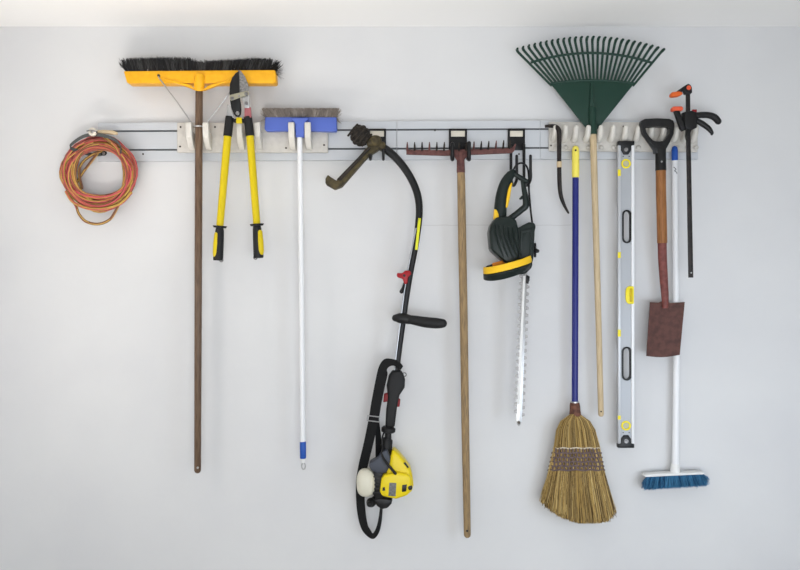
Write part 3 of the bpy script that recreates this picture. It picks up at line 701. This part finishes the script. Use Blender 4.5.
def corn(y):
    for (a, b) in zip(TB[:-1], TB[1:]):
        if y <= b[0]:
            t = (y - a[0]) / (b[0] - a[0]); return [a[k] + (b[k] - a[k]) * t for k in (1, 2, 3)]
    return list(TB[-1][1:])


def cpt(y, u, w):                         # u -1..1 across, w -1..1 through the depth
    l, r, t = corn(y); return V((l + r) / 2 + (r - l) / 2 * u, y, .062 + t * w * math.sqrt(max(0, 1 - .92 * u * u)))


core = MB(); vs = []; ys = [414, 418, 422, 428, 436, 446, 458, 470, 484, 498, 506]
for y in ys:
    for j in range(24):
        a = 2 * math.pi * j / 24; vs.append(cpt(y, .9 * math.cos(a), .86 * math.sin(a) / max(.35, math.sqrt(1 - .75 * math.cos(a) ** 2))))
fs = [(i * 24 + j, i * 24 + (j + 1) % 24, (i + 1) * 24 + (j + 1) % 24, (i + 1) * 24 + j) for i in range(len(ys) - 1) for j in range(24)]
core.add(vs, fs + [tuple(range(24)), tuple(range(len(ys) * 24 - 24, len(ys) * 24))]); core.build('straw_core', M_str[2], cn)
st = MB(); rd = random.Random(21)


def bottom(u): return 508 + 14.5 * (1 - abs(u - .25) ** 2.2 * .55) - 8.5 * max(0, -u) ** 1.3 + rd.uniform(-4.5, 1.5) - (6 * max(0, u - .75) / .25)


for i in range(2600):
    u = rd.uniform(-1, 1); w = rd.choice((1, 1, 1, -1)) * rd.uniform(.72, 1.02) if rd.random() < .86 else rd.uniform(-.7, .7)
    yb = bottom(u) if rd.random() < .93 else bottom(u) - rd.uniform(5, 40); du = rd.gauss(0, .045); r = rd.uniform(.0008, .0014)
    ys = [414, 421, 430, 446, 458, 470, 488, yb] if rd.random() < .55 else [468, 472, 480, 490, yb]
    if yb < 486: continue
    vs = []; N = len(ys)
    for k2, y in enumerate(ys):
        q = (k2 / (N - 1)) ** 2; sp = rd.uniform(-.015, .015)
        p = cpt(y, max(-1.09, min(1.09, u + du * q + sp)), w)
        for j in range(3): vs.append(p + Vector((r * math.cos(2.1 * j), r * math.sin(2.1 * j), 0)))
    st.add(vs, [(s * 3 + j, s * 3 + (j + 1) % 3, s * 3 + 3 + (j + 1) % 3, s * 3 + 3 + j) for s in range(N - 1) for j in range(3)], rd.choice((0, 0, 1, 1, 1, 2, 2, 3)))
st.build('straw', M_str, cn, kind='stuff', weld=False)
for k2, y in enumerate((448.2, 453, 457.4, 461.8, 466, 470)):
    loop = []
    for j in range(40):
        a = 2 * math.pi * j / 40
        p = cpt(y + .5 * math.sin(j * 1.7), 1.03 * math.cos(a), 1.10 * math.sin(a) / max(.30, math.sqrt(1 - .85 * math.cos(a) ** 2))); loop.append(p)
    MB().tube(loop, px(.85 if k2 else .75), 6, closed=True).build('stitch_row', M_threadw if k2 == 0 else M_thread, cn)
cs = MB()
for k2, y in enumerate((450.6, 455.2, 459.6, 464, 468)):
    for j in range(13):
        u = -.9 + 1.8 * (j + .3 * (k2 % 2)) / 12.4
        cs.tube([cpt(y - 2.4, u, 1.12), cpt(y + 2.4, u + .03, 1.12)], px(.75), 6)
cs.build('stitching', M_thread, cn, kind='stuff')

# ------------------------------------------------------------------ green leaf rake
lr = thing('leaf_rake', 'dark green fan leaf rake standing tines up on a pale wooden handle', 'rake', 601, 416, .06)
MB().prism([(550.6, 83.4), (572, 80.6), (592, 80), (612, 80.8), (634, 83.8), (598.6, 128), (596, 131), (588.6, 131), (586, 128)], .052, .057).build('fan_plate', M_green, lr, bevel=.001)
MB().prism([(591.2, 83), (592.4, 83), (594.4, 110), (589.6, 110)], .055, .066).build('plate_rib', M_green, lr, bevel=.001)
MB().tube([V(592.4, 107, .062), V(592.4, 110, .062), V(592.6, 126, .062), V(592.9, 134.5, .062)], [px(3.0), px(3.6), px(3.8), px(4)], 18).build('socket', M_green, lr)
for i in range(26):
    t = i / 25; x0 = 551.6 + 81.4 * t; x2 = 518.6 + 141.6 * t
    yb0 = 83.4 - 3.2 * (1 - (2 * t - 1) ** 2); yt = (37.4 + 11 * abs(2 * t - 1) ** 1.9) + (.6 if t > .5 else 0) * (2 * t - 1)
    a = V(x0, yb0 + 2.5, .0545); b = V(x2, yt + 4.2, .056); c = V(x2 + (x2 - x0) * .03, yt + 2.0, .062)
    dr = (b - a).normalized()
    pts = [a, a + (b - a) * .5, b, b + dr * px(1.8) + Vector((0, -.004, 0)), b + dr * px(2.9) + Vector((0, -.012, 0)), b + dr * px(3.0) + Vector((0, -.026, -.0005))]
    MB().tube(pts, [px(1.15), px(1.2), px(1.3), px(1.45), px(1.5), px(1.3)], 8, flat=.8).build('tine', M_green, lr)
arc = [V(530.8 + 120.6 * t, 62.6 - 9.6 * (1 - abs(2 * t - 1) ** 2), .0575) for t in [i / 24 for i in range(25)]]
MB().tube(arc, px(1.25), 8).build('cross_bar', M_green, lr)
arc2 = [V(550.8 + 83 * t, 83.4 - 3.2 * (1 - abs(2 * t - 1) ** 2), .0555) for t in [i / 20 for i in range(21)]]
MB().tube(arc2, px(1.2), 8).build('plate_rim', M_green, lr)
MB().tube([V(593, 130, .062), V(594.4, 180, .061), V(597.6, 290, .06), V(601, 414, .06)], [px(3.3), px(3.2), px(3.0), px(2.8)], 16, round_end=True).build('handle', M_woodl, lr)
MB().disc(601.2, 411.6, .06, .0725, .8, 10).build('hang_hole', M_crow, lr)


# ------------------------------------------------------------------ spirit level
lv = thing('spirit_level', 'long aluminium spirit level with yellow vials and black end caps', 'level', 626, 448, .05)


def slot(xa, xb, ya, yb, n=8):
    r = (xb - xa) / 2; cx = (xa + xb) / 2; o = []
    for i in range(n + 1): o.append((cx - r * math.cos(math.pi * i / n), ya + r - r * math.sin(math.pi * i / n)))
    for i in range(n + 1): o.append((cx + r * math.cos(math.pi * i / n), yb - r + r * math.sin(math.pi * i / n)))
    return o


S1, S2 = slot(622.6, 631.4, 210, 243), slot(622.2, 631.6, 347, 380.4)


def plate_with_slots():                    # web of the level with two real openings
    m = MB()

    def rect_with_slot(x0, x1, y0, y1, S):
        n = len(S); out = []
        for i, (sx, sy) in enumerate(S):    # project each slot point onto the rectangle
            cx = (x0 + x1) / 2; cy = (y0 + y1) / 2
            dx, dy = sx - cx, sy - cy
            out.append((x0 if dx < -2.2 else x1 if dx > 2.2 else cx + dx * (x1 - x0) / 2 / 2.2, y0 if i <= 8 else y1) if abs(dy) > 8 else (sx, sy))
        out[0] = (x0, y0); out[8] = (x1, y0); out[9] = (x1, y1); out[17] = (x0, y1)
        for i in range(1, 8): out[i] = (x0 + (x1 - x0) * i / 8, y0)
        for i in range(10, 17): out[i] = (x1 - (x1 - x0) * (i - 9) / 8, y1)
        m.ring_prism(out, S, .05, .062)
    x0, x1 = 620.6, 631.8
    m.box(x0, 146, x1, 204, .05, .062); rect_with_slot(x0, x1, 204, 249, S1)
    m.box(x0, 249, x1, 341, .05, .062); rect_with_slot(x0, x1, 341, 386, S2); m.box(x0, 386, x1, 444, .05, .062)
    return m


plate_with_slots().build('web', M_alud, lv, smooth=False)
MB().box(618.3, 144, 621, 446.5, .045, .067).build('flange', M_alu, lv, bevel=.001)
MB().box(631.6, 144, 634.4, 446.5, .045, .067).build('flange', M_white, lv, bevel=.001)
for S in (S1, S2):
    cx = sum(p[0] for p in S) / len(S); cy = sum(p[1] for p in S) / len(S)
    inn = [(cx + (x - cx) * .70, cy + (y - cy) * .92) for x, y in S]; outr = [(cx + (x - cx) * 1.06, cy + (y - cy) * 1.02) for x, y in S]
    MB().ring_prism(outr, inn, .049, .0655).build('slot_rim', M_blackp, lv, bevel=.0008)


def level_cap(y_out, y_in, s):             # black end cap with a tongue reaching along the web
    m = MB().prism([(618.2, y_out), (634.4, y_out), (634.4, y_out + 4 * s), (631.4, y_out + 4.6 * s), (631.2, y_out + 9 * s), (628.6, y_in), (624, y_in), (621.4, y_out + 9 * s), (621.2, y_out + 4.6 * s), (618.2, y_out + 4 * s)], .043, .069)
    m.build('end_cap', M_blackp, lv, bevel=.0015)


level_cap(141, 154.4, 1); level_cap(448, 435.4, -1)
MB().disc(626.2, 149.6, .068, .0705, 2.0, 14).build('cap_stud', M_steelw, lv); MB().disc(626.4, 441.2, .068, .0705, 2.2, 14).build('cap_stud', M_steelw, lv)
for cy, ro in ((163.6, 4.8), (425.8, 4.9)):
    ring_o = [(626.2 + ro * math.cos(a), cy + ro * math.sin(a)) for a in [2 * math.pi * i / 20 for i in range(20)]]
    ring_i = [(626.2 + 3.1 * math.cos(a), cy + 3.1 * math.sin(a)) for a in [2 * math.pi * i / 20 for i in range(20)]]
    MB().ring_prism(ring_o, ring_i, .061, .066).build('vial_ring', M_ly, lv, bevel=.0008, label='yellow vial ring')
    MB().disc(626.2, cy, .061, .064, 2.6, 14).build('vial', mat('pale_vial', (186, 184, 150), .3), lv)
MB().prism([(625.8, 291), (626.8, 287.8), (629, 286.2), (633.4, 286.2), (634, 287), (634, 303.4), (633.4, 304), (629, 304), (626.8, 302.4), (625.8, 299.4)], .061, .0685).build('vial_block', M_ly, lv, bevel=.0015, label='yellow middle vial block')
MB().tube([V(631, 289.5, .069), V(631, 300.5, .069)], px(1.3), 10, round_end=True).build('vial', mat('vial_liquid', (206, 178, 30), .2), lv)
for ya, yb2 in ((169.4, 176), (252, 258), (329.6, 336.6), (415.6, 419.6)):
    MB().box(618.1, ya, 620.8, yb2, .06, .0676).build('edge_label', M_ly, lv, label='small yellow edge label')
for dx in (-3, 3):
    for yy in (156.4, 432.6): MB().disc(626.2 + dx, yy, .061, .0635, .6, 8).build('rivet', M_screw, lv)

# ------------------------------------------------------------------ spade
sp = thing('spade', 'old digging spade with black D-handle and rusty maroon blade', 'spade', 663, 357, .07)
DS = .095
outer = [(640.6, 124), (641.4, 120.6), (645, 118.8), (657.5, 118.2), (669.6, 118.8), (673.4, 120.6), (674.6, 124.4), (673.6, 134), (670, 142), (666.2, 149), (665.6, 153), (660.6, 153.6), (655.4, 153), (654.6, 149), (649.4, 141.6), (643.6, 133.4)]
inner = [(645.6, 128.4), (646.6, 127.2), (649, 126.8), (657.6, 126.4), (666.6, 126.8), (669, 127.4), (669.8, 129), (669, 133.6), (667, 137), (665, 140), (663.4, 141), (659.8, 141.4), (655.4, 141), (652.6, 140), (649.4, 136.6), (646.6, 132.4)]
MB().ring_prism(outer, inner, DS - .016, DS + .012).build('d_handle', M_blackp, sp, bevel=.005, seg=3)
MB().tube([V(660.6, 149, DS - .001), V(660.7, 155, DS - .001), V(660.8, 170.6, DS - .002)], [px(5.0), px(5.1), px(5.2)], 18).build('handle_socket', M_blackp, sp)
MB().disc(661.8, 161.6, DS + .01, DS + .0195, .9, 10).build('rivet', M_steel, sp)
MB().tube([V(660.8, 168, DS - .002), V(661.0, 190, .09), V(661.6, 215, .085), V(662.2, 243, .08)], px(4.85), 18).build('shaft', M_woodo, sp)
MB().tube(smooth_path([V(662.1, 240, .08), V(662.5, 258, .077), V(663.8, 280, .074), V(665, 296, .071), V(665.2, 308, .068)], 4), [px(4.4), px(4.3), px(4.0), px(3.6), px(3.0)], 18, flat=.9).build('blade_socket', M_socket, sp)
bl = MB(); nx, ny = 12, 10; vs = []
for j in range(ny + 1):
    for i in range(nx + 1):
        u, v = i / nx, j / ny
        xl, xr = 650 + (646.4 - 650) * v, 684.8 + (679.8 - 684.8) * v
        x = xl + (xr - xl) * u; yt = 302 + .9 * math.sin(math.pi * u); yb2 = 356 + 1.8 * math.sin(math.pi * u) - 1.2 * u
        if abs(u - .45) < .12: yt -= 1.4
        y = yt + (yb2 - yt) * v
        vs.append(V(x, y, .061 + .010 * (2 * u - 1) ** 2 + .006 * v))
n1 = len(vs); vs2 = [p + Vector((0, .0035, 0)) for p in vs]
fs = []
for j in range(ny):
    for i in range(nx):
        a = j * (nx + 1) + i; q = (a, a + 1, a + nx + 2, a + nx + 1); fs += [q, tuple(n1 + k2 for k2 in q)]
bd = [i for i in range(nx + 1)] + [j * (nx + 1) + nx for j in range(1, ny + 1)] + [ny * (nx + 1) + i for i in range(nx - 1, -1, -1)] + [j * (nx + 1) for j in range(ny - 1, 0, -1)]
for k2 in range(len(bd)):
    a, b = bd[k2], bd[(k2 + 1) % len(bd)]; fs.append((a, b, n1 + b, n1 + a))
bl.add(vs + vs2, fs); bl.build('blade', M_sprust, sp)

# ------------------------------------------------------------------ blue bristled brush broom with white handle
wb = thing('brush_broom', 'white handled push brush with blue bristles hanging bristles down', 'broom', 676, 490, .045)
MB().tube([V(674.8, 156, .042), V(675.4, 250, .042), V(676.6, 360, .042), V(675.4, 466, .042)], [px(2.8), px(2.9), px(3.2), px(3.5)], 16).build('handle', M_white, wb)
MB().tube([V(674.7, 148.6, .042), V(674.7, 150, .042), V(674.8, 159.4, .042)], [px(2.7), px(3.1), px(3.1)], 16, round_end=True).build('end_cap', M_bluet, wb, label='deep blue end cap')
MB().tube(smooth_path([V(673.8, 167, .0545), V(676, 169.4, .0548), V(674.6, 170.6, .0548), V(676.6, 172.4, .0545), V(677, 173.6, .054)], 4), px(.3), 6).build('pen_mark', M_pen, wb)
MB().tube([V(675.4, 463.6, .042), V(675.3, 465, .042), V(675.2, 472.5, .043)], [px(3.7), px(4.3), px(4.9)], 16).build('socket', M_whitep, wb)
MB().prism([(645.2, 475.6), (646.4, 474.8), (662, 473.8), (675, 473.4), (690, 473), (703.6, 472.4), (704.6, 473), (703.6, 474.6), (675, 475.8), (645.6, 477.2), (644.4, 476.6)], .022, .066).build('head_block', M_whitep, wb, bevel=.002)


def wb_tip(u, w, rd):
    x = 642.4 + 66.4 * u; y = 489 - 4.2 * u + rd.gauss(0, .8) - (rd.uniform(0, 7) if u < .03 or u > .97 else 0)
    return V(x + rd.uniform(-.8, .8), y, .012 + .07 * w)


tufts(MB(), 30, 5, 17, lambda u, w: V(646.4 + 56.6 * u, 476 - 2.4 * u, .026 + .038 * w), wb_tip, .0010, 9, .6, 2).build('bristles', [M_bristb, M_bristb2], wb, kind='stuff', weld=False)

# ------------------------------------------------------------------ bar clamp
cl = thing('bar_clamp', 'black trigger bar clamp with orange jaw pads beside the spade', 'clamp', 691, 277, .09)
DC = .115
MB().prism([(686.2, 92), (690.2, 92), (690.6, 130), (693.4, 277.6), (688.9, 277.6), (686.4, 130)], DC - .004, DC + .004).build('bar', M_crow, cl, bevel=.0008)
MB().disc(691.3, 272.8, DC, DC + .0048, .8, 10).build('bar_hole', M_steel, cl)
MB().prism([(690.6, 84.6), (692, 87), (692.4, 92.4), (690.4, 94.2), (685.4, 93.8), (684.2, 90.6), (680, 92.4), (676, 92.6), (677.6, 90.6), (685.4, 85.2), (688.4, 83.6)], DC - .011, DC + .011).build('fixed_jaw', M_blackp, cl, bevel=.002)
MB().disc(689, 87.6, DC + .009, DC + .0135, 2.3, 14).build('jaw_button', M_coral, cl, bevel=.0008, label='orange red jaw button')
MB().prism([(671, 94), (672.2, 92), (679, 91.2), (682.6, 92), (683, 94), (679, 96), (673, 96.6), (671.2, 96)], DC - .013, DC + .013).build('jaw_pad', M_orange, cl, bevel=.003, seg=3, label='orange upper jaw pad')
MB().prism([(672.4, 107.4), (673.8, 106.2), (682, 106.2), (683.4, 107.6), (683, 110.4), (673.2, 110.8), (672.2, 109.6)], DC - .013, DC + .013).build('jaw_pad', M_coral, cl, bevel=.003, seg=3, label='coral lower jaw pad')
MB().prism([(674.4, 110.4), (679.6, 110.4), (683.4, 121), (682.6, 112.6), (686.6, 111.2), (686.8, 129), (683, 131), (680.8, 128.6)], DC - .010, DC + .010).build('moving_jaw', M_blackp, cl, bevel=.002)
MB().prism([(684.8, 111.6), (692, 110.6), (697.4, 112.2), (697.2, 127.4), (692.4, 129.6), (686, 128.6), (684.6, 124)], DC - .016, DC + .016).build('slide_body', M_blackp, cl, bevel=.003, seg=3)
MB().prism([(687.4, 128), (692.8, 128), (690.6, 133.4), (687.6, 139.6), (686.8, 135)], DC - .012, DC + .012).build('body_tail', M_blackp, cl, bevel=.002)
MB().tube(smooth_path([V(*p) for p in ((696, 115.4, DC), (702, 115, DC), (708.6, 115.2, DC), (714.6, 117.4, DC), (718.2, 121.4, DC))], 5), [px(3), px(3.1), px(3.1), px(3.3), px(3.1)], 14, flat=1.0, round_end=True).build('pistol_handle', M_blackm, cl)
MB().tube(smooth_path([V(*p) for p in ((696.4, 120.6, DC), (702.6, 124, DC), (708.4, 128.2, DC), (711.6, 132.4, DC), (711.8, 134, DC))], 5), [px(2.6), px(2.9), px(2.6), px(1.9), px(1.4)], 12, flat=.9, round_end=True).build('trigger', M_blackp, cl)
MB().box(692.6, 109.4, 697, 112, DC - .006, DC + .006).build('release_button', M_red, cl, bevel=.0012)

# ------------------------------------------------------------------ pieces that belong to one part of a thing


def sub(root, part, names):
    base = lambda o: o.name.split('.')[0]
    kids = [o for o in root.children if base(o) == part]
    for nm in names:
        ch = [o for o in root.children if base(o) == nm]
        for i, c in enumerate(ch): c.parent = kids[i] if len(kids) == len(ch) else kids[0]


sub(pb, 'handle', ['hang_hole']); sub(pb, 'head_block', ['gusset'])
sub(lo, 'grip', ['grip_inlay', 'end_loop']); sub(lo, 'arm', ['arm_sleeve'])
sub(bb, 'handle', ['end_cap', 'cap_neck', 'hang_loop'])
sub(lt, 'starter_cover', ['sticker', 'cover_slot', 'starter_eye', 'warning_mark']); sub(lt, 'engine_cover', ['vent_slot'])
sub(lt, 'shoulder_strap', ['strap_buckle', 'strap_tail']); sub(lt, 'spool', ['spool_rib']); sub(lt, 'guard', ['guard_rim'])
sub(lt, 'engine_block', ['cooling_fin']); sub(lt, 'shaft', ['shaft_label', 'cable']); sub(lt, 'wing_nut', ['wing_nut_bolt'])
sub(lt, 'throttle_housing', ['trigger', 'trigger_lock', 'strap_eye'])
sub(gr, 'head_bar', ['tine', 'head_bracket']); sub(gr, 'handle', ['hang_hole'])
sub(ht, 'blade_bar', ['tooth', 'blade_rib', 'tip_bolt']); sub(ht, 'rear_handle', ['handle_inlay', 'handle_accent'])
sub(ht, 'motor_housing', ['vent_rib']); sub(ht, 'gear_housing', ['panel_rim']); sub(ht, 'guard_band', ['guard_lip', 'guard_root'])
sub(cn, 'handle', ['end_cap', 'cap_hole']); sub(cn, 'collar', ['collar_wire'])
sub(lr, 'fan_plate', ['plate_rib', 'plate_rim']); sub(lr, 'handle', ['hang_hole'])
sub(lv, 'web', ['slot_rim', 'vial_ring']); sub(lv, 'end_cap', ['cap_stud'])
sub(sp, 'handle_socket', ['rivet']); sub(wb, 'handle', ['end_cap', 'pen_mark'])
sub(cl, 'fixed_jaw', ['jaw_button']); sub(cl, 'bar', ['bar_hole']); sub(cl, 'slide_body', ['body_tail', 'release_button'])
sub(strap, 'ring_knob', ['ring_pin'])
